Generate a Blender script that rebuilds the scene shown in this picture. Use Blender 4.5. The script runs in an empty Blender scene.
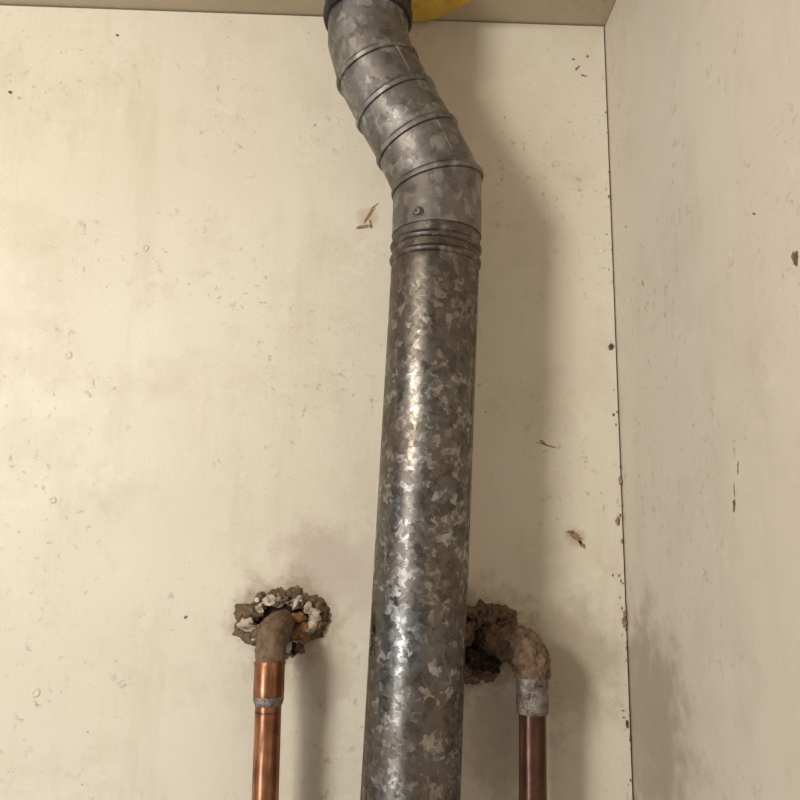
import bpy, math, random
from mathutils import Matrix, Vector, noise
random.seed(7)
sc=bpy.context.scene
sc.view_settings.view_transform='Standard'
COL=sc.collection
# ---------------------------------------------------------------- helpers
def link(o,parent=None):
    COL.objects.link(o)
    if parent: o.parent=parent
    return o
def mesh_obj(name,verts,faces,mat,parent=None,smooth=True,sharp=35,mats=None,fm=None):
    me=bpy.data.meshes.new(name); me.from_pydata([tuple(v) for v in verts],[],faces); me.update()
    for m in (mats or [mat]): me.materials.append(m)
    if fm:
        for p,i in zip(me.polygons,fm): p.material_index=i
    if smooth:
        me.polygons.foreach_set('use_smooth',[True]*len(me.polygons))
        me.set_sharp_from_angle(angle=math.radians(sharp))
    return link(bpy.data.objects.new(name,me),parent)
def empty(name,loc=(0,0,0)):
    e=bpy.data.objects.new(name,None); e.empty_display_size=.05
    return link(e)
def box(name,a,b,mat,parent=None):
    x0,y0,z0=a;x1,y1,z1=b
    v=[(x0,y0,z0),(x1,y0,z0),(x1,y1,z0),(x0,y1,z0),(x0,y0,z1),(x1,y0,z1),(x1,y1,z1),(x0,y1,z1)]
    f=[(0,3,2,1),(4,5,6,7),(0,1,5,4),(1,2,6,5),(2,3,7,6),(3,0,4,7)]
    return mesh_obj(name,v,f,mat,parent,smooth=False)

class NT:
    def __init__(s,name):
        s.m=bpy.data.materials.new(name); s.m.use_nodes=True
        s.t=s.m.node_tree; s.b=s.t.nodes['Principled BSDF']
        s.tc=s.t.nodes.new('ShaderNodeTexCoord').outputs['Object']
    def n(s,typ,**kw):
        nd=s.t.nodes.new(typ)
        for k,v in kw.items(): setattr(nd,k,v)
        return nd
    def put(s,sock,v):
        if isinstance(v,bpy.types.NodeSocket): s.t.links.new(v,sock)
        else:
            if sock.type=='RGBA' and not hasattr(v,'__len__'): v=(v,v,v,1)
            if sock.type=='RGBA' and len(v)==3: v=(*v,1)
            sock.default_value=v
    def noise(s,scale,detail=4,rough=.55,vec=None,dist=0,col=False):
        nd=s.n('ShaderNodeTexNoise'); s.put(nd.inputs['Vector'],vec or s.tc)
        nd.inputs['Scale'].default_value=scale; nd.inputs['Detail'].default_value=detail
        nd.inputs['Roughness'].default_value=rough; nd.inputs['Distortion'].default_value=dist
        return nd.outputs['Color' if col else 'Fac']
    def vor(s,scale,vec=None,out='Distance',feature='F1'):
        nd=s.n('ShaderNodeTexVoronoi',feature=feature); s.put(nd.inputs['Vector'],vec or s.tc)
        nd.inputs['Scale'].default_value=scale; return nd.outputs[out]
    def math(s,op,a,b=0.0,c=0.0,clamp=False):
        nd=s.n('ShaderNodeMath',operation=op,use_clamp=clamp)
        s.put(nd.inputs[0],a); s.put(nd.inputs[1],b); s.put(nd.inputs[2],c); return nd.outputs[0]
    def vm(s,op,a,b):
        nd=s.n('ShaderNodeVectorMath',operation=op); s.put(nd.inputs[0],a)
        if op=='SCALE': s.put(nd.inputs['Scale'],b)
        else: s.put(nd.inputs[1],b)
        return nd.outputs['Value' if op in('LENGTH','DISTANCE') else 'Vector']
    def ramp(s,f,stops,interp='LINEAR'):
        nd=s.n('ShaderNodeValToRGB'); s.put(nd.inputs[0],f); e=nd.color_ramp.elements
        nd.color_ramp.interpolation=interp
        while len(e)<len(stops): e.new(.5)
        for el,(p,c) in zip(e,stops):
            el.position=p; el.color=(c,c,c,1) if not hasattr(c,'__len__') else (*c,1)
        return nd.outputs[0]
    def mr(s,f,a,b,c=0.,d=1.,smooth=False):
        nd=s.n('ShaderNodeMapRange'); nd.interpolation_type='SMOOTHSTEP' if smooth else 'LINEAR'
        s.put(nd.inputs[0],f)
        for i,v in enumerate((a,b,c,d)): nd.inputs[i+1].default_value=v
        return nd.outputs[0]
    def mix(s,f,a,b,mode='MIX'):
        nd=s.n('ShaderNodeMix',data_type='RGBA',blend_type=mode)
        s.put(nd.inputs[0],f); s.put(nd.inputs[6],a); s.put(nd.inputs[7],b); return nd.outputs[2]
    def sep(s,v):
        nd=s.n('ShaderNodeSeparateXYZ'); s.put(nd.inputs[0],v); return nd.outputs
    def bump(s,h,strength=.3,dist=.001):
        nd=s.n('ShaderNodeBump'); nd.inputs['Strength'].default_value=strength
        nd.inputs['Distance'].default_value=dist; s.put(nd.inputs['Height'],h)
        s.t.links.new(nd.outputs[0],s.b.inputs['Normal'])
    def set(s,**kw):
        for k,v in kw.items(): s.put(s.b.inputs[k.replace('_',' ')],v)
        return s.m
def srgb(r,g,b):
    return tuple(((c/255)/12.92 if c/255<=.04045 else ((c/255+.055)/1.055)**2.4) for c in (r,g,b))

# ---------------------------------------------------------------- materials
def wall_mat(name,base,dark,smears_shade=()):
    s=NT(name)
    c=s.mix(s.mr(s.noise(2.2,3),.35,.7),base,tuple(x*y for x,y in zip(base,(.92,.90,.87))))
    c=s.mix(s.math('MULTIPLY',s.mr(s.noise(8,7,.7),.5,.75),.42),c,dark)
    c=s.mix(s.math('MULTIPLY',s.mr(s.noise(16,6,.7,dist=.6),.58,.68),.3),c,tuple(min(1,x*1.12) for x in base))
    mp=s.n('ShaderNodeMapping'); s.put(mp.inputs[0],s.tc); mp.inputs['Scale'].default_value=(14,14,2.2)
    c=s.mix(s.math('MULTIPLY',s.mr(s.noise(1,6,.7,mp.outputs[0]),.52,.75),.34),c,dark)
    m1=s.mr(s.noise(6,2,.5),.47,.56); m2=s.mr(s.noise(70,7,.78,dist=.4),.575,.65)
    c=s.mix(s.math('MULTIPLY',s.math('MULTIPLY',m1,m2),.65),c,tuple(x*.64 for x in dark))
    for sc_,th,am in ((38,.87,.65),(80,.92,.55)):
        v=s.vor(sc_); rnd=s.sep(s.vor(sc_,out='Color'))[0]
        dv=s.math('ADD',v,s.math('MULTIPLY',s.math('SUBTRACT',s.noise(300,2),.5),.05))
        sp=s.math('MULTIPLY',s.mr(dv,.03,.055,1,0),s.math('GREATER_THAN',rnd,th))
        c=s.mix(s.math('MULTIPLY',sp,am),c,(.16,.11,.07))
    nz=s.noise(30,5,.7)
    for (px,py,pz,r,colr,amt) in smears_shade:
        d=s.vm('DISTANCE',s.tc,(px,py,pz))
        d=s.math('ADD',d,s.math('MULTIPLY',s.math('SUBTRACT',nz,.5),r*1.5))
        c=s.mix(s.math('MULTIPLY',s.mr(d,r*.35,r,1,0,True),amt),c,colr)
    s.set(Base_Color=c,Roughness=s.mr(s.noise(12,3),.3,.7,.42,.62),Specular_IOR_Level=.35)
    s.bump(s.math('ADD',s.noise(260,3),s.math('MULTIPLY',s.noise(25,4),1.5)),.3,.0014)
    return s.m
m_back=wall_mat('painted_wall_cream',srgb(222,212,192),srgb(184,168,142),[
  (-.065,0,1.575,.07,srgb(186,166,150),.65),(-.02,0,1.57,.06,srgb(202,186,170),.6),
  (-.105,0,1.515,.075,srgb(146,124,100),.7),(-.06,0,1.46,.05,srgb(174,156,134),.4),(.11,0,1.50,.085,srgb(140,122,100),.7),
  (.22,0,1.48,.09,srgb(164,148,126),.55),(.15,0,1.40,.08,srgb(162,146,124),.55),(-.022,0,2.015,.018,srgb(186,160,128),.5),  # first two entries: shade around the right pipe, painted into the wall colour
  (.236,0,1.618,.016,srgb(176,154,128),.6)])
m_right=wall_mat('painted_wall_side',srgb(208,196,179),srgb(176,162,141),[(.2935,-.05,1.42,.16,srgb(150,134,114),.7)])  # soft shade painted into the side wall's colour, low by the corner
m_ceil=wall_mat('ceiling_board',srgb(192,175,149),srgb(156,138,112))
m_floor=wall_mat('floor_concrete',srgb(120,110,98),srgb(80,72,62))

def galv(name,lo,mid,hi,scale,brown,rl,rh,metal,zmix=None,bst=.14):
    s=NT(name)
    d=s.vm('SUBTRACT',s.noise(110,3,.6,col=True),(.5,.5,.5))
    v=s.vm('ADD',s.tc,s.vm('SCALE',d,.018))
    a=s.sep(s.vor(scale,v,'Color'))
    v2=s.vm('ADD',s.tc,s.vm('SCALE',d,.011))
    b=s.sep(s.vor(scale*2.1,v2,'Color'))
    f=s.math('ADD',s.math('MULTIPLY',a[0],.62),s.math('MULTIPLY',b[1],.38))
    c=s.ramp(f,[(0.15,lo),(.42,mid),(.62,mid),(.84,hi)])
    st=s.mr(s.noise(9,5,.6),.42,.64)
    c=s.mix(s.math('MULTIPLY',st,brown),c,srgb(104,86,66))
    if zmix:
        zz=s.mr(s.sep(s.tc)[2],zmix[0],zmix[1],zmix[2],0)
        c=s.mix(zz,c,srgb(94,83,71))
    dz=s.mr(s.noise(60,4,.7),.50,.72)
    c=s.mix(s.math('MULTIPLY',dz,.38),c,lo)
    r=s.math('ADD',s.mr(s.math('ADD',s.math('MULTIPLY',a[1],.6),s.math('MULTIPLY',b[0],.4)),.1,.9,rl,rh),s.math('MULTIPLY',st,.1))
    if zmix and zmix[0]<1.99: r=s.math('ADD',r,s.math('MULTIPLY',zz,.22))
    s.set(Base_Color=c,Metallic=metal,Roughness=r)
    s.bump(s.math('ADD',s.math('MULTIPLY',a[2],.6),s.noise(70,3)),bst,.0008)
    return s.m
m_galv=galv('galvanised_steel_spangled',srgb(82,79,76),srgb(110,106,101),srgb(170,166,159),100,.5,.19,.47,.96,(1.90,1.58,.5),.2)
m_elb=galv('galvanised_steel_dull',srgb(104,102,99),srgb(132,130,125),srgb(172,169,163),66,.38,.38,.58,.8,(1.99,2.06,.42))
m_collar=galv('sooty_collar_steel',srgb(50,48,46),srgb(64,62,59),srgb(84,81,78),60,.3,.45,.6,.7)

def copper(name,a,b,dirt):
    s=NT(name)
    c=s.mix(s.mr(s.noise(30,4),.35,.65),a,b)
    mp=s.n('ShaderNodeMapping'); s.put(mp.inputs[0],s.tc); mp.inputs['Scale'].default_value=(120,120,14)
    g=s.mr(s.noise(1,5,.65,mp.outputs[0]),.46,.68)
    c=s.mix(s.math('MULTIPLY',g,dirt),c,srgb(74,50,36))
    s.set(Base_Color=c,Metallic=.85,Roughness=s.mr(g,0,1,.28,.5)); s.bump(s.noise(140,3),.15,.0006)
    return s.m
m_cu=copper('copper_tarnished',srgb(184,126,90),srgb(134,86,60),.75)
m_cud=copper('copper_dark_patina',srgb(112,80,62),srgb(82,58,46),.7)
def simple(name,a,b,scale,rough=.8,metal=0,bs=.6,bd=.003):
    s=NT(name); s.set(Base_Color=s.mix(s.mr(s.noise(scale,6,.7),.35,.65),a,b),Roughness=rough,Metallic=metal)
    s.bump(s.noise(scale*2.5,5,.7),bs,bd); return s.m
m_solder=simple('solder_silver',srgb(164,154,144),srgb(84,72,62),110,.4,.8)
m_dust=simple('dusty_elbow',srgb(140,114,90),srgb(92,72,54),130,.95,0,.8,.003)
m_lint=simple('lint_brown',srgb(136,112,88),srgb(80,61,46),160,1,0,.7,.003)
m_dark=simple('dark_debris_hole_shade',srgb(60,46,35),srgb(24,18,14),80,1)  # dark debris clumps, also the painted shade of the pipe holes
m_plast=simple('torn_plaster',srgb(226,214,196),srgb(138,114,90),60,.9,0,.7,.003)
m_foam=simple('orange_filler',srgb(180,128,76),srgb(112,78,50),90,.9,0,.7,.003)
m_yel=simple('yellow_insulation',srgb(220,180,76),srgb(182,148,66),40,.9)
m_mark=simple('grime_mark',srgb(130,106,80),srgb(76,58,44),100,.9)
m_gap=simple('gap_dark',srgb(60,45,34),srgb(30,24,20),60,1)
m_bmark=simple('brown_stain',srgb(168,140,106),srgb(128,98,70),120,.9)

# ---------------------------------------------------------------- room shell
XR=.2935; ZC=2.303
wall_back=box('wall_back',(-1.5,0,0),(XR-.0022,.03,ZC-.0022),m_back)
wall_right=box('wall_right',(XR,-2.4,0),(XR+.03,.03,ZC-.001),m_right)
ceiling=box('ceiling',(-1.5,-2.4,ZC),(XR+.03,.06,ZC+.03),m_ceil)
floor=box('floor',(-1.5,-2.4,-.03),(XR+.03,.06,0),m_floor)
box('corner_gap',(XR-.006,.031,0),(XR+.03,.036,ZC),m_gap,wall_back)

# ---------------------------------------------------------------- flue
NS=72
def loft(name,stations,mat,parent,y0,cap=True,sharp=28):
    verts=[];faces=[]
    for (x,z,t,k,r) in stations:
        for i in range(NS):
            a=2*math.pi*i/NS
            c=r*k*math.cos(a)
            verts.append((x+c*math.cos(t), y0+r*math.sin(a), z+c*math.sin(t)))
    n=len(stations)
    for j in range(n-1):
        for i in range(NS):
            i2=(i+1)%NS
            faces.append((j*NS+i,j*NS+i2,(j+1)*NS+i2,(j+1)*NS+i))
    if cap:
        faces.append(tuple(reversed(range(NS)))); faces.append(tuple((n-1)*NS+i for i in range(NS)))
    return mesh_obj(name,verts,faces,mat,parent,sharp=sharp)
YF=-.11
flue=empty('galvanised_flue_pipe')
lean=math.atan(.036)
def ax(z): return .059-.036*(1.946-z)
def straight(zr): return [(ax(z),z,-lean,1,r) for z,r in zr]
R0=.0487
main=[(0.0,R0),(1.2,R0),(1.9,R0),(1.905,R0)]
for zb in (1.913,1.929):
    main+= [(zb-.0042,R0-.0006),(zb-.004,R0),(zb-.0022,R0+.0018),(zb,R0+.0025),(zb+.0022,R0+.0018),(zb+.004,R0),(zb+.0045,R0-.0006),(zb+.0055,R0)]
main.append((1.944,R0))
main.sort(key=lambda p:p[0])
loft('flue_tube',straight(main),m_galv,flue,YF)
P=[(ax(1.9425),1.9425),(.0595,2.008),(.035,2.059),(.0095,2.105),(-.0125,2.148),(-.0235,2.186),(-.0245,2.232)]
RE=.0498
st=[]
angs=[]
for i in range(len(P)-1):
    dx=P[i+1][0]-P[i][0]; dz=P[i+1][1]-P[i][1]; angs.append(math.atan2(-dx,dz))
first=P[0]
st.append((first[0],first[1],angs[0],1,RE-.0008)); 
st.append((first[0],first[1]+.0005,angs[0],1,RE+.0004))
st.append((first[0],first[1]+.006,angs[0],1,RE))
rr=RE
for i in range(1,len(P)-1):
    a0,a1=angs[i-1],angs[i]; bis=(a0+a1)/2; k=1/math.cos((a1-a0)/2)
    x,z=P[i]
    d0=(-math.sin(a0),math.cos(a0)); d1=(-math.sin(a1),math.cos(a1))
    if i==5:
        st.append((x,z,bis,k,rr)); continue
    rn=rr-.0006
    st.append((x-d0[0]*.0065,z-d0[1]*.0065,bis,k,rr))
    st.append((x-d0[0]*.0055,z-d0[1]*.0055,bis,k,rr-.0010))
    st.append((x-d0[0]*.0048,z-d0[1]*.0048,bis,k,rr+.0018))
    st.append((x-d0[0]*.001,z-d0[1]*.001,bis,k,rr+.0025))
    st.append((x+d1[0]*.001,z+d1[1]*.001,bis,k,rr+.0018))
    st.append((x+d1[0]*.0016,z+d1[1]*.0016,bis,k,rn-.0018))
    st.append((x+d1[0]*.0032,z+d1[1]*.0032,bis,k,rn))
    rr=rn
st.append((P[-1][0],P[-1][1],0,1,rr))
loft('adjustable_elbow',st,m_elb,flue,YF)
cx=-.0245
col=[(2.210,.0478),(2.2102,.0515),(2.215,.0528),(2.221,.0528),(2.2235,.0512),(2.262,.0512),(2.301,.0512)]
loft('ceiling_collar',[(cx,z,0,1,r) for z,r in col],m_collar,flue,YF)
def strip(name,pts,w,h,mat,parent,outdir):
    verts=[];faces=[]
    for p,o in zip(pts,outdir):
        p=Vector(p);o=Vector(o).normalized(); side=o.cross(Vector((0,0,1))).normalized()
        for s_,hh in ((-1,-.001),(-.8,h),(.8,h),(1,-.001)):
            verts.append(p+side*w*s_+o*hh)
    for j in range(len(pts)-1):
        for i in range(3): faces.append((j*4+i,j*4+i+1,j*4+4+i+1,j*4+4+i))
    return mesh_obj(name,verts,faces,mat,parent)
def on_gore(x,z,ang,a,r):
    return (x+r*math.cos(a)*math.cos(ang), YF+r*math.sin(a), z+r*math.cos(a)*math.sin(ang))
for i,aa in ((1,-1.15),(2,-1.5),(3,-1.1)):
    x0,z0=P[i];x1,z1=P[i+1]; ang=angs[i]
    pts=[];od=[]
    for f in (.16,.84):
        x=x0+(x1-x0)*f; z=z0+(z1-z0)*f
        p=on_gore(x,z,ang,aa,RE-.0006*i); pts.append(p); od.append(Vector(p)-Vector((x,YF,z)))
    strip('lock_seam_%d'%i,pts,.0022,.0009,m_elb,flue,od)
aa=-.42
pts=[];od=[]
for k in range(12):
    z=1.9*k/11; p=(ax(z)+R0*math.cos(aa),YF+R0*math.sin(aa),z); pts.append(p); od.append((math.cos(aa),math.sin(aa),0))
strip('long_lock_seam',pts,.0025,.0006,m_galv,flue,od)
def screw(a,z,name):
    c=Vector((ax(z)+RE*math.cos(a),YF+RE*math.sin(a),z)); n=Vector((math.cos(a),math.sin(a),0))
    u=Vector((0,0,1)); v=n.cross(u)
    def rev(nm,prof,mat):
        vs=[];fs=[]
        for r,h in prof:
            for i in range(16):
                t=2*math.pi*i/16; vs.append(c+n*h+(u*math.cos(t)+v*math.sin(t))*r)
        for j in range(len(prof)-1):
            for i in range(16): fs.append((j*16+i,j*16+(i+1)%16,(j+1)*16+(i+1)%16,(j+1)*16+i))
        fs.append(tuple((len(prof)-1)*16+i for i in range(16)))
        mesh_obj(nm,vs,fs,mat,flue)
    rev(name+'_washer',[(.0062,-.001),(.0062,.0006),(.0050,.0009)],m_collar)
    rev(name,[(.0042,-.001),(.0042,.0022),(.0036,.0044),(.0026,.0048),(.0012,.0048),(.0006,.0036)],m_solder)
screw(-math.pi/2-.48,1.953,'sheet_metal_screw')

vs=[];fs=[];n=64
for ring,(rs,z) in enumerate(((1,ZC-.0005),(1,ZC-.008),(.93,ZC-.013),(.5,ZC-.012))):
    for i in range(n):
        t=2*math.pi*i/n
        r=.106*rs*(1+.05*noise.noise(Vector((math.cos(t)*2,math.sin(t)*2,3))))
        vs.append((.022+r*math.cos(t),-.111+r*math.sin(t),z-.002*noise.noise(Vector((math.cos(t)*5,math.sin(t)*5,ring)))))
for j in range(3):
    for i in range(n): fs.append((j*n+i,j*n+(i+1)%n,(j+1)*n+(i+1)%n,(j+1)*n+i))
mesh_obj('yellow_insulation_ring',vs,fs,m_yel,flue)

# ---------------------------------------------------------------- swept pipes
def sweep(name,pts,radii,mat,parent,n=32,jit=0,freq=60,sub=4,sharp=40):
    pts=[Vector(p) for p in pts]
    Q=[];RR=[]
    for i in range(len(pts)-1):
        p0=pts[max(i-1,0)];p1=pts[i];p2=pts[i+1];p3=pts[min(i+2,len(pts)-1)]
        for k in range(sub):
            t=k/sub
            Q.append(.5*((2*p1)+(p2-p0)*t+(2*p0-5*p1+4*p2-p3)*t*t+(3*p1-p0-3*p2+p3)*t**3))
            RR.append(radii[i]*(1-t)+radii[i+1]*t)
    Q.append(pts[-1]);RR.append(radii[-1])
    tan=(Q[1]-Q[0]).normalized(); u=tan.orthogonal().normalized()
    vs=[];fs=[]
    for i,q in enumerate(Q):
        nt=((Q[min(i+1,len(Q)-1)]-Q[max(i-1,0)])).normalized()
        u=(u-nt*u.dot(nt)).normalized(); v=nt.cross(u)
        for j in range(n):
            a=2*math.pi*j/n; d=u*math.cos(a)+v*math.sin(a); p=q+d*RR[i]
            if jit: p=p+d*jit*(noise.fractal(p*freq,.8,2.2,5))
            vs.append(p)
    for i in range(len(Q)-1):
        for j in range(n): fs.append((i*n+j,i*n+(j+1)%n,(i+1)*n+(j+1)%n,(i+1)*n+j))
    fs.append(tuple(reversed(range(n)))); fs.append(tuple((len(Q)-1)*n+j for j in range(n)))
    return mesh_obj(name,vs,fs,mat,parent,sharp=180)
def lathe(name,x,y,zr,mat,parent,n=40,slope=0,zref=1.44):
    vs=[];fs=[]
    for z,r in zr:
        for i in range(n):
            t=2*math.pi*i/n; vs.append((x+slope*(z-zref)+r*math.cos(t),y+r*math.sin(t),z))
    for j in range(len(zr)-1):
        for i in range(n): fs.append((j*n+i,j*n+(i+1)%n,(j+1)*n+(i+1)%n,(j+1)*n+i))
    fs.append(tuple(reversed(range(n)))); fs.append(tuple((len(zr)-1)*n+i for i in range(n)))
    return mesh_obj(name,vs,fs,mat,parent,sharp=30)
def lump(c,r,jit,freq,sq=(1,1,1),sub=4,seed=0):
    import bmesh
    bm=bmesh.new(); bmesh.ops.create_icosphere(bm,subdivisions=sub,radius=1)
    vs=[];c=Vector(c)
    for v in bm.verts:
        d=v.co.normalized(); p=c+Vector((d.x*sq[0],d.y*sq[1],d.z*sq[2]))*r
        h=noise.fractal(p*freq+Vector((seed,0,0)),.8,2.3,5)
        vs.append(p+d*h*jit)
    fs=[tuple(v.index for v in f.verts) for f in bm.faces]; bm.free(); return vs,fs
def lumps(name,items,mat,parent):
    V=[];F=[]
    for it in items:
        vs,fs=lump(*it); o=len(V); V+=vs; F+=[tuple(i+o for i in f) for f in fs]
    return mesh_obj(name,V,F,mat,parent,sharp=180)
def fibres(name,centers,count,length,mat,parent,rad=.0002):
    cu=bpy.data.curves.new(name,'CURVE'); cu.dimensions='3D'; cu.bevel_depth=rad; cu.bevel_resolution=0
    for i in range(count):
        c,sp=random.choice(centers)
        p=Vector(c)+Vector([random.gauss(0,sp) for _ in range(3)]); d=Vector([random.gauss(0,1) for _ in range(3)]).normalized()
        d.y=-abs(d.y)*.6
        s=cu.splines.new('POLY'); s.points.add(4)
        for k in range(5):
            s.points[k].co=(p.x,min(p.y,-.0005),p.z,1); d=(d+Vector([random.gauss(0,.45) for _ in range(3)])).normalized(); p=p+d*length/4*random.uniform(.6,1.3)
    cu.materials.append(mat); return link(bpy.data.objects.new(name,cu),parent)
def fuzz(name,path,radii,count,length,mat,parent,rad=.00018):
    cu=bpy.data.curves.new(name,'CURVE'); cu.dimensions='3D'; cu.bevel_depth=rad; cu.bevel_resolution=0
    for _ in range(count):
        i=random.randrange(len(path)-1); t=random.random()
        a=Vector(path[i]);b=Vector(path[i+1]); q=a.lerp(b,t); ax3=(b-a).normalized()
        d=ax3.cross(Vector([random.gauss(0,1) for _ in range(3)])).normalized()
        p=q+d*(radii[i]*.97); d=(d+Vector([random.gauss(0,.6) for _ in range(3)])).normalized()
        s=cu.splines.new('POLY'); s.points.add(3)
        for k in range(4):
            s.points[k].co=(p.x,min(p.y,-.0005),p.z,1); d=(d+Vector([random.gauss(0,.6) for _ in range(3)])).normalized(); p=p+d*length/3*random.uniform(.4,1.2)
    cu.materials.append(mat); return link(bpy.data.objects.new(name,cu),parent)
def crust(name,cx,cz,prof,mat,parent,seed,outline,rough=.12,n=220):
    vs=[];fs=[]
    def R(t):
        t=math.degrees(t)%360
        o=outline+[(outline[0][0]+360,outline[0][1])]
        for (a,ra),(b,rb) in zip(o,o[1:]):
            tt=t if t>=o[0][0] else t+360
            if a<=tt<=b:
                f=(tt-a)/(b-a); f=f*f*(3-2*f); return ra+(rb-ra)*f
        return outline[0][1]
    for j,(k,h) in enumerate(prof):
        for i in range(n):
            t=2*math.pi*i/n
            q=Vector((math.cos(t)*2.2,math.sin(t)*2.2,seed+j*.25))
            r=R(t)*k*(1+rough*noise.fractal(q,.9,2.1,5))
            hh=h*(1+.8*noise.fractal(q*1.3+Vector((7,0,0)),.9,2.1,4))
            vs.append((cx+r*math.cos(t),-max(hh,.0003),cz+r*math.sin(t)))
    for j in range(len(prof)-1):
        for i in range(n): fs.append((j*n+i,j*n+(i+1)%n,(j+1)*n+(i+1)%n,(j+1)*n+i))
    return mesh_obj(name,vs,fs,mat,parent,sharp=180)
def shards(name,cx,cz,r0,r1,t0,t1,count,size,mat,parent,az_=1.0,ymax=.014,out=.25):
    V=[];F=[]
    for k in range(count):
        t=math.radians(random.uniform(t0,t1)); r=random.uniform(r0,r1)
        c=Vector((cx+r*math.cos(t),-random.uniform(.002,ymax),cz+r*az_*math.sin(t)))
        nrm=Vector((math.cos(t)*out+random.gauss(0,.25),-1,math.sin(t)*out+random.gauss(0,.25))).normalized()
        u=nrm.orthogonal().normalized(); v=nrm.cross(u); a0=random.uniform(0,6.28)
        s=size*random.uniform(.5,1.3); n=random.randint(7,10); o=len(V); asp=random.uniform(.4,.9)
        for h in (0,-.0011):
            rs=random.Random(k)
            for i in range(n):
                a=2*math.pi*i/n; rr=s*rs.uniform(.7,1.1)
                x,y=rr*math.cos(a),rr*asp*math.sin(a)
                p=c+u*(x*math.cos(a0)-y*math.sin(a0))+v*(x*math.sin(a0)+y*math.cos(a0))+nrm*(h+.25*x*x/s)
                p.y=min(p.y,-.0004); V.append(p)
        F.append(tuple(o+i for i in range(n))); F.append(tuple(o+n+i for i in reversed(range(n))))
        for i in range(n): F.append((o+i,o+n+i,o+n+(i+1)%n,o+(i+1)%n))
    return mesh_obj(name,V,F,mat,parent,smooth=False)

# left pipe
cl=empty('copper_pipe')
lathe('tube',-.1105,-.06,[(0,.0138),(1.432,.0138)],m_cu,cl,slope=-.015)
lathe('coupling',-.1105,-.06,[(1.445,.0141),(1.4455,.0158),(1.450,.0163),(1.478,.0160),(1.482,.0152)],m_cu,cl,slope=-.015)
lathe('tube_neck',-.1105,-.06,[(1.43,.0138),(1.447,.0138)],m_cu,cl,slope=-.015)
lathe('solder_ring',-.1105,-.06,[(1.437,.0138),(1.4385,.0146),(1.442,.0158),(1.4455,.0163),(1.4475,.0155)],m_solder,cl,slope=-.015)
pe=[(-.111,-.06,1.478),(-.111,-.059,1.490),(-.1105,-.052,1.503),(-.109,-.038,1.511),(-.107,-.018,1.514),(-.106,-.001,1.515)]
re_=[.0152,.0160,.0165,.0165,.016,.0155]
sweep('wall_elbow',pe,re_,m_dust,cl,n=48,sub=6,jit=.0020,freq=120)
fuzz('elbow_fuzz',pe,re_,260,.004,m_dust,cl)
CX,CZ=-.107,1.515
OUT=[(0,.046),(20,.052),(45,.039),(80,.037),(105,.038),(135,.041),(165,.049),(185,.054),(205,.041),(240,.034),(275,.038),(300,.036),(330,.037)]
crust('dirt_rim',CX,CZ,[(1.06,.0003),(1.0,.003),(.94,.007),(.86,.009),(.80,.006)],m_lint,cl,15,OUT,.34)
crust('torn_plaster_rim',CX,CZ,[(.86,.004),(.81,.010),(.74,.014),(.66,.012),(.58,.002)],m_plast,cl,8,OUT,.36)
crust('hole_shade_disc',CX,CZ,[(.66,.001),(.02,.0006)],m_dark,cl,3,OUT,.15)  # flat dark disc: hole shade is painted, the wall is not cut
shards('plaster_flakes',CX,CZ+.002,.026,.036,30,165,6,.009,m_plast,cl,.85)
shards('dirt_flakes',CX-.002,CZ+.002,.030,.046,20,190,11,.009,m_lint,cl,.74,.012)
lumps('lint_clumps',[((-.150,-.004,1.514),.008,.005,120,(1.3,.6,.7),4,1),((-.113,-.008,1.541),.010,.006,120,(1.5,.7,.5),4,3),((-.137,-.009,1.528),.008,.006,120,(1.2,.7,.6),4,5),
   ((-.129,-.014,1.508),.009,.006,120,(.7,.9,1.3),4,9)],m_lint,cl)
lumps('filler_clumps',[((-.083,-.008,1.507),.012,.006,110,(.9,.7,1.),4,6),((-.069,-.005,1.511),.009,.005,110,(1,.6,.8),4,7),((-.088,-.009,1.521),.008,.005,110,(1.2,.7,.7),4,8)],m_foam,cl)
lumps('dark_clumps',[((-.092,-.006,1.487),.008,.006,90,(.5,.6,1.1),4,16)],m_dark,cl)
fibres('lint_fibres',[((-.14,-.010,1.522),.008),((-.1,-.010,1.535),.009),((-.075,-.010,1.515),.008)],40,.008,m_lint,cl,.00014)

# right pipe
cr=empty('copper_pipe.001')
lathe('tube',.1688,-.06,[(0,.0145),(1.437,.0145)],m_cud,cr,slope=.01)
lathe('coupling',.1688,-.06,[(1.432,.0147),(1.4325,.0166),(1.437,.0172),(1.466,.0170),(1.471,.0166),(1.474,.0155)],m_solder,cr,slope=.01)
pr=[(.169,-.06,1.468),(.169,-.059,1.480),(.166,-.054,1.492),(.157,-.042,1.500),(.145,-.022,1.502),(.132,-.001,1.502)]
rr_=[.0168,.0188,.0200,.0195,.0188,.018]
sweep('wall_elbow',pr,rr_,m_dust,cr,n=72,jit=.0045,freq=110,sub=9)
fuzz('elbow_fuzz',pr,rr_,1100,.007,m_dust,cr)
OR=[(0,.044),(40,.046),(80,.044),(120,.040),(170,.038),(220,.038),(265,.046),(300,.040),(330,.036)]
crust('dirt_rim',.120,1.499,[(1.06,.0003),(1.0,.004),(.9,.010),(.78,.014),(.68,.006)],m_lint,cr,31,OR,.3)
crust('hole_shade_disc',.120,1.499,[(.8,.001),(.02,.0006)],m_dark,cr,23,OR,.2)  # dark disc on the wall, painted as the shaded recess behind this elbow
shards('dirt_flakes',.122,1.500,.028,.044,20,340,10,.008,m_lint,cr,1.,.018)
lumps('lint_clumps',[((.118,-.012,1.527),.011,.009,90,(1.2,.8,.8),4,1),((.138,-.014,1.527),.010,.008,90,(1.2,.8,.7),4,2),((.105,-.010,1.508),.012,.008,90,(.9,.8,1.2),4,3),
   ((.150,-.02,1.518),.009,.007,90,(1.3,.9,.6),4,4)],m_lint,cr)
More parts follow.
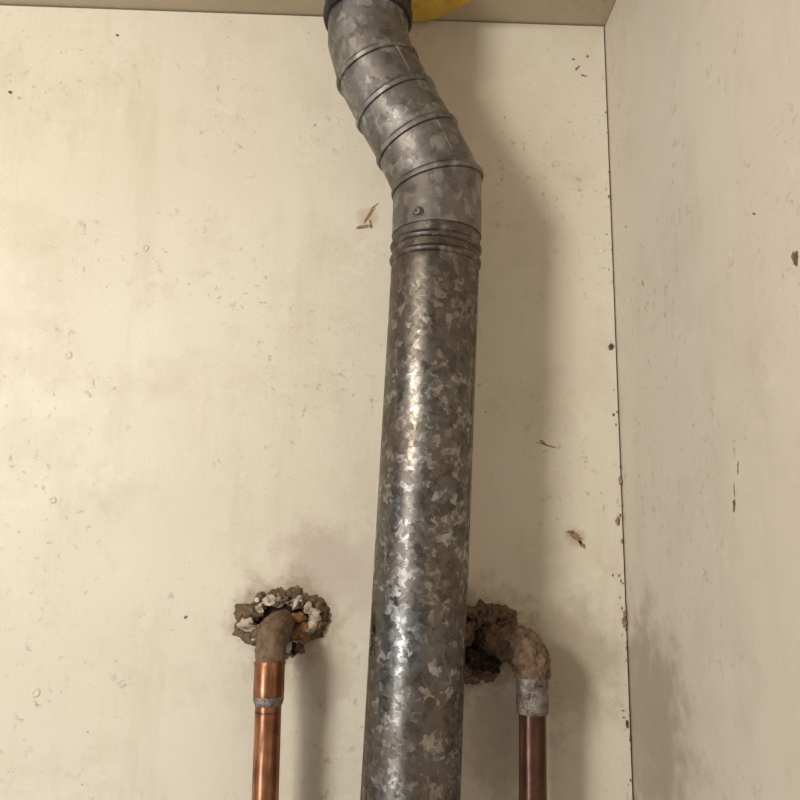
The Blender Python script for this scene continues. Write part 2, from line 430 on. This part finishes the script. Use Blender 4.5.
lumps('dark_clumps',[((.118,-.010,1.480),.011,.009,100,(.9,.8,1.1),4,6),((.132,-.010,1.474),.010,.008,100,(.9,.8,.9),4,7),((.124,-.014,1.502),.011,.008,100,(1,.8,1),4,8)],m_dark,cr)
fibres('lint_fibres',[((.12,-.02,1.525),.012),((.14,-.025,1.52),.010),((.125,-.02,1.48),.012)],160,.009,m_lint,cr,.00016)

# ---------------------------------------------------------------- wall marks
def flake(V,F,c,axis,l,w,ang,th=.0006,seed=0,n=22):
    c=Vector(c)
    if axis=='back': u,v,nn=Vector((1,0,0)),Vector((0,0,1)),Vector((0,-1,0))
    else: u,v,nn=Vector((0,1,0)),Vector((0,0,1)),Vector((-1,0,0))
    a,b=u*math.cos(ang)+v*math.sin(ang),v*math.cos(ang)-u*math.sin(ang)
    o=len(V)
    for h in (0.0,th):
        for i in range(n):
            t=2*math.pi*i/n; k=1+.75*noise.fractal(Vector((math.cos(t)*1.7,math.sin(t)*1.7,seed*3.1)),1,2.2,4); k=max(k,.25)
            V.append(c+a*l*k*math.cos(t)+b*w*k*math.sin(t)+nn*h)
    F.append(tuple(o+n+i for i in range(n)))
    for i in range(n): F.append((o+i,o+(i+1)%n,o+n+(i+1)%n,o+n+i))
def flakes(name,items,mat,parent):
    V=[];F=[]
    for k,it in enumerate(items): flake(V,F,*it[:5],th=.0002,seed=it[5] if len(it)>5 else k+.5)
    return mesh_obj(name,V,F,mat,parent,smooth=False)
B='back';r_=math.radians
flakes('brown_scrapes',[((-.019,0,2.018),B,.013,.0024,r_(65)),((-.028,0,2.001),B,.010,.0022,r_(15)),((-.017,0,2.006),B,.007,.0016,r_(100)),((-.012,0,2.031),B,.005,.0012,r_(40)),
  ((.204,0,1.727),B,.013,.0009,r_(-15)),((.198,0,1.731),B,.004,.0013,r_(-30)),
  ((.237,0,1.618),B,.009,.0040,r_(-30)),((.243,0,1.609),B,.005,.0025,r_(-60)),((.229,0,1.624),B,.005,.002,r_(10))],m_bmark,wall_back)
flakes('dark_specks',[((-.489,0,2.174),B,.003,.0022,0),((-.359,0,2.262),B,.0025,.0015,0),((.254,0,2.237),B,.005,.0013,r_(50)),((.262,0,2.226),B,.004,.0012,r_(-20)),
  ((.249,0,2.25),B,.002,.0012,0),((.268,0,2.255),B,.002,.0012,r_(90)),((.241,0,1.612),B,.003,.0012,r_(-40)),((-.217,0,1.52),B,.002,.0015,0)],m_mark,wall_back)
flakes('side_wall_marks',[((XR,-.289,1.640),'r',.0025,.005,0),((XR,-.291,1.652),'r',.0008,.005,0),((XR,-.300,1.670),'r',.001,.005,r_(10)),((XR,-.409,1.809),'r',.004,.006,r_(10)),
  ((XR,-.356,1.867),'r',.003,.0008,r_(30)),((XR,-.10,1.90),'r',.004,.0008,r_(60)),((XR,-.05,1.99),'r',.004,.0008,r_(20))],m_mark,wall_right)
V=[];F=[]
for k,(x,z,rn) in enumerate([(-.380,1.825,.0045),(-.298,1.965,.004),(-.381,1.650,.004),(-.378,1.436,.005),(.278,2.16,.0032),(.279,1.98,.003)]):
    o=len(V);prof=[(1.15,0),(1,.0008),(.7,.0013),(.45,.0006),(.1,.0004)]
    for r,h in prof:
        for i in range(16):
            t=2*math.pi*i/16; q=1+.15*noise.noise(Vector((math.cos(t),math.sin(t),k*2.3))); V.append((x+rn*r*q*math.cos(t),-h,z+rn*r*q*math.sin(t)))
    for j in range(4):
        for i in range(16): F.append((o+j*16+i,o+j*16+(i+1)%16,o+(j+1)*16+(i+1)%16,o+(j+1)*16+i))
    F.append(tuple(o+64+i for i in range(16)))
mesh_obj('nail_heads',V,F,m_back,wall_back)
items=[];items2=[]
for k in range(60):
    z=random.choice([random.gauss(1.66,.03),random.gauss(1.55,.03),random.uniform(1.33,1.80),random.gauss(1.41,.05),random.uniform(1.75,2.29)])
    big=random.random()<.12
    r=random.uniform(.0005,.0012) if not big else random.uniform(.0018,.0030)
    (items if random.random()<.35 else items2).append(((XR-.0015-abs(random.gauss(0,.004)),-.0006,z),r,r*.8,300,(random.uniform(.7,1.2),.5,random.uniform(.8,2.4)),2,k))
lumps('corner_dirt',items,m_mark,wall_back)
lumps('corner_plaster_crumbs',items2,m_bmark,wall_back)

# ---------------------------------------------------------------- lights / world / camera
w=bpy.data.worlds.new('world'); sc.world=w; w.use_nodes=True
w.node_tree.nodes['Background'].inputs[0].default_value=(.96,.97,1,1); w.node_tree.nodes['Background'].inputs[1].default_value=.42
def area(name,loc,tgt,size,e,c,sy=None):
    l=bpy.data.lights.new(name,'AREA'); l.energy=e; l.color=c; l.size=size
    if sy: l.shape='RECTANGLE'; l.size_y=sy
    o=bpy.data.objects.new(name,l); o.location=loc; o.rotation_euler=(Vector(tgt)-Vector(loc)).to_track_quat('-Z','Y').to_euler(); link(o)
area('window_light',(-1.15,-1.5,2.1),(.10,0,1.9),.34,20,(1,.96,.89),.34)
area('low_window_light',(-1.25,-1.45,1.12),(.05,-.1,1.5),.42,9.5,(.84,.92,1),.55)

cam=bpy.data.cameras.new("camera"); co=bpy.data.objects.new("camera",cam); link(co)
cam.sensor_width=36; cam.lens=36*770/800; cam.clip_start=.01
R=Matrix.Rotation(math.radians(-1.5),4,'Z')@Matrix.Rotation(math.radians(101),4,'X')@Matrix.Rotation(math.radians(1.0),4,'Z')
co.matrix_world=Matrix.Translation((0,-0.92,1.6))@R
sc.camera=co
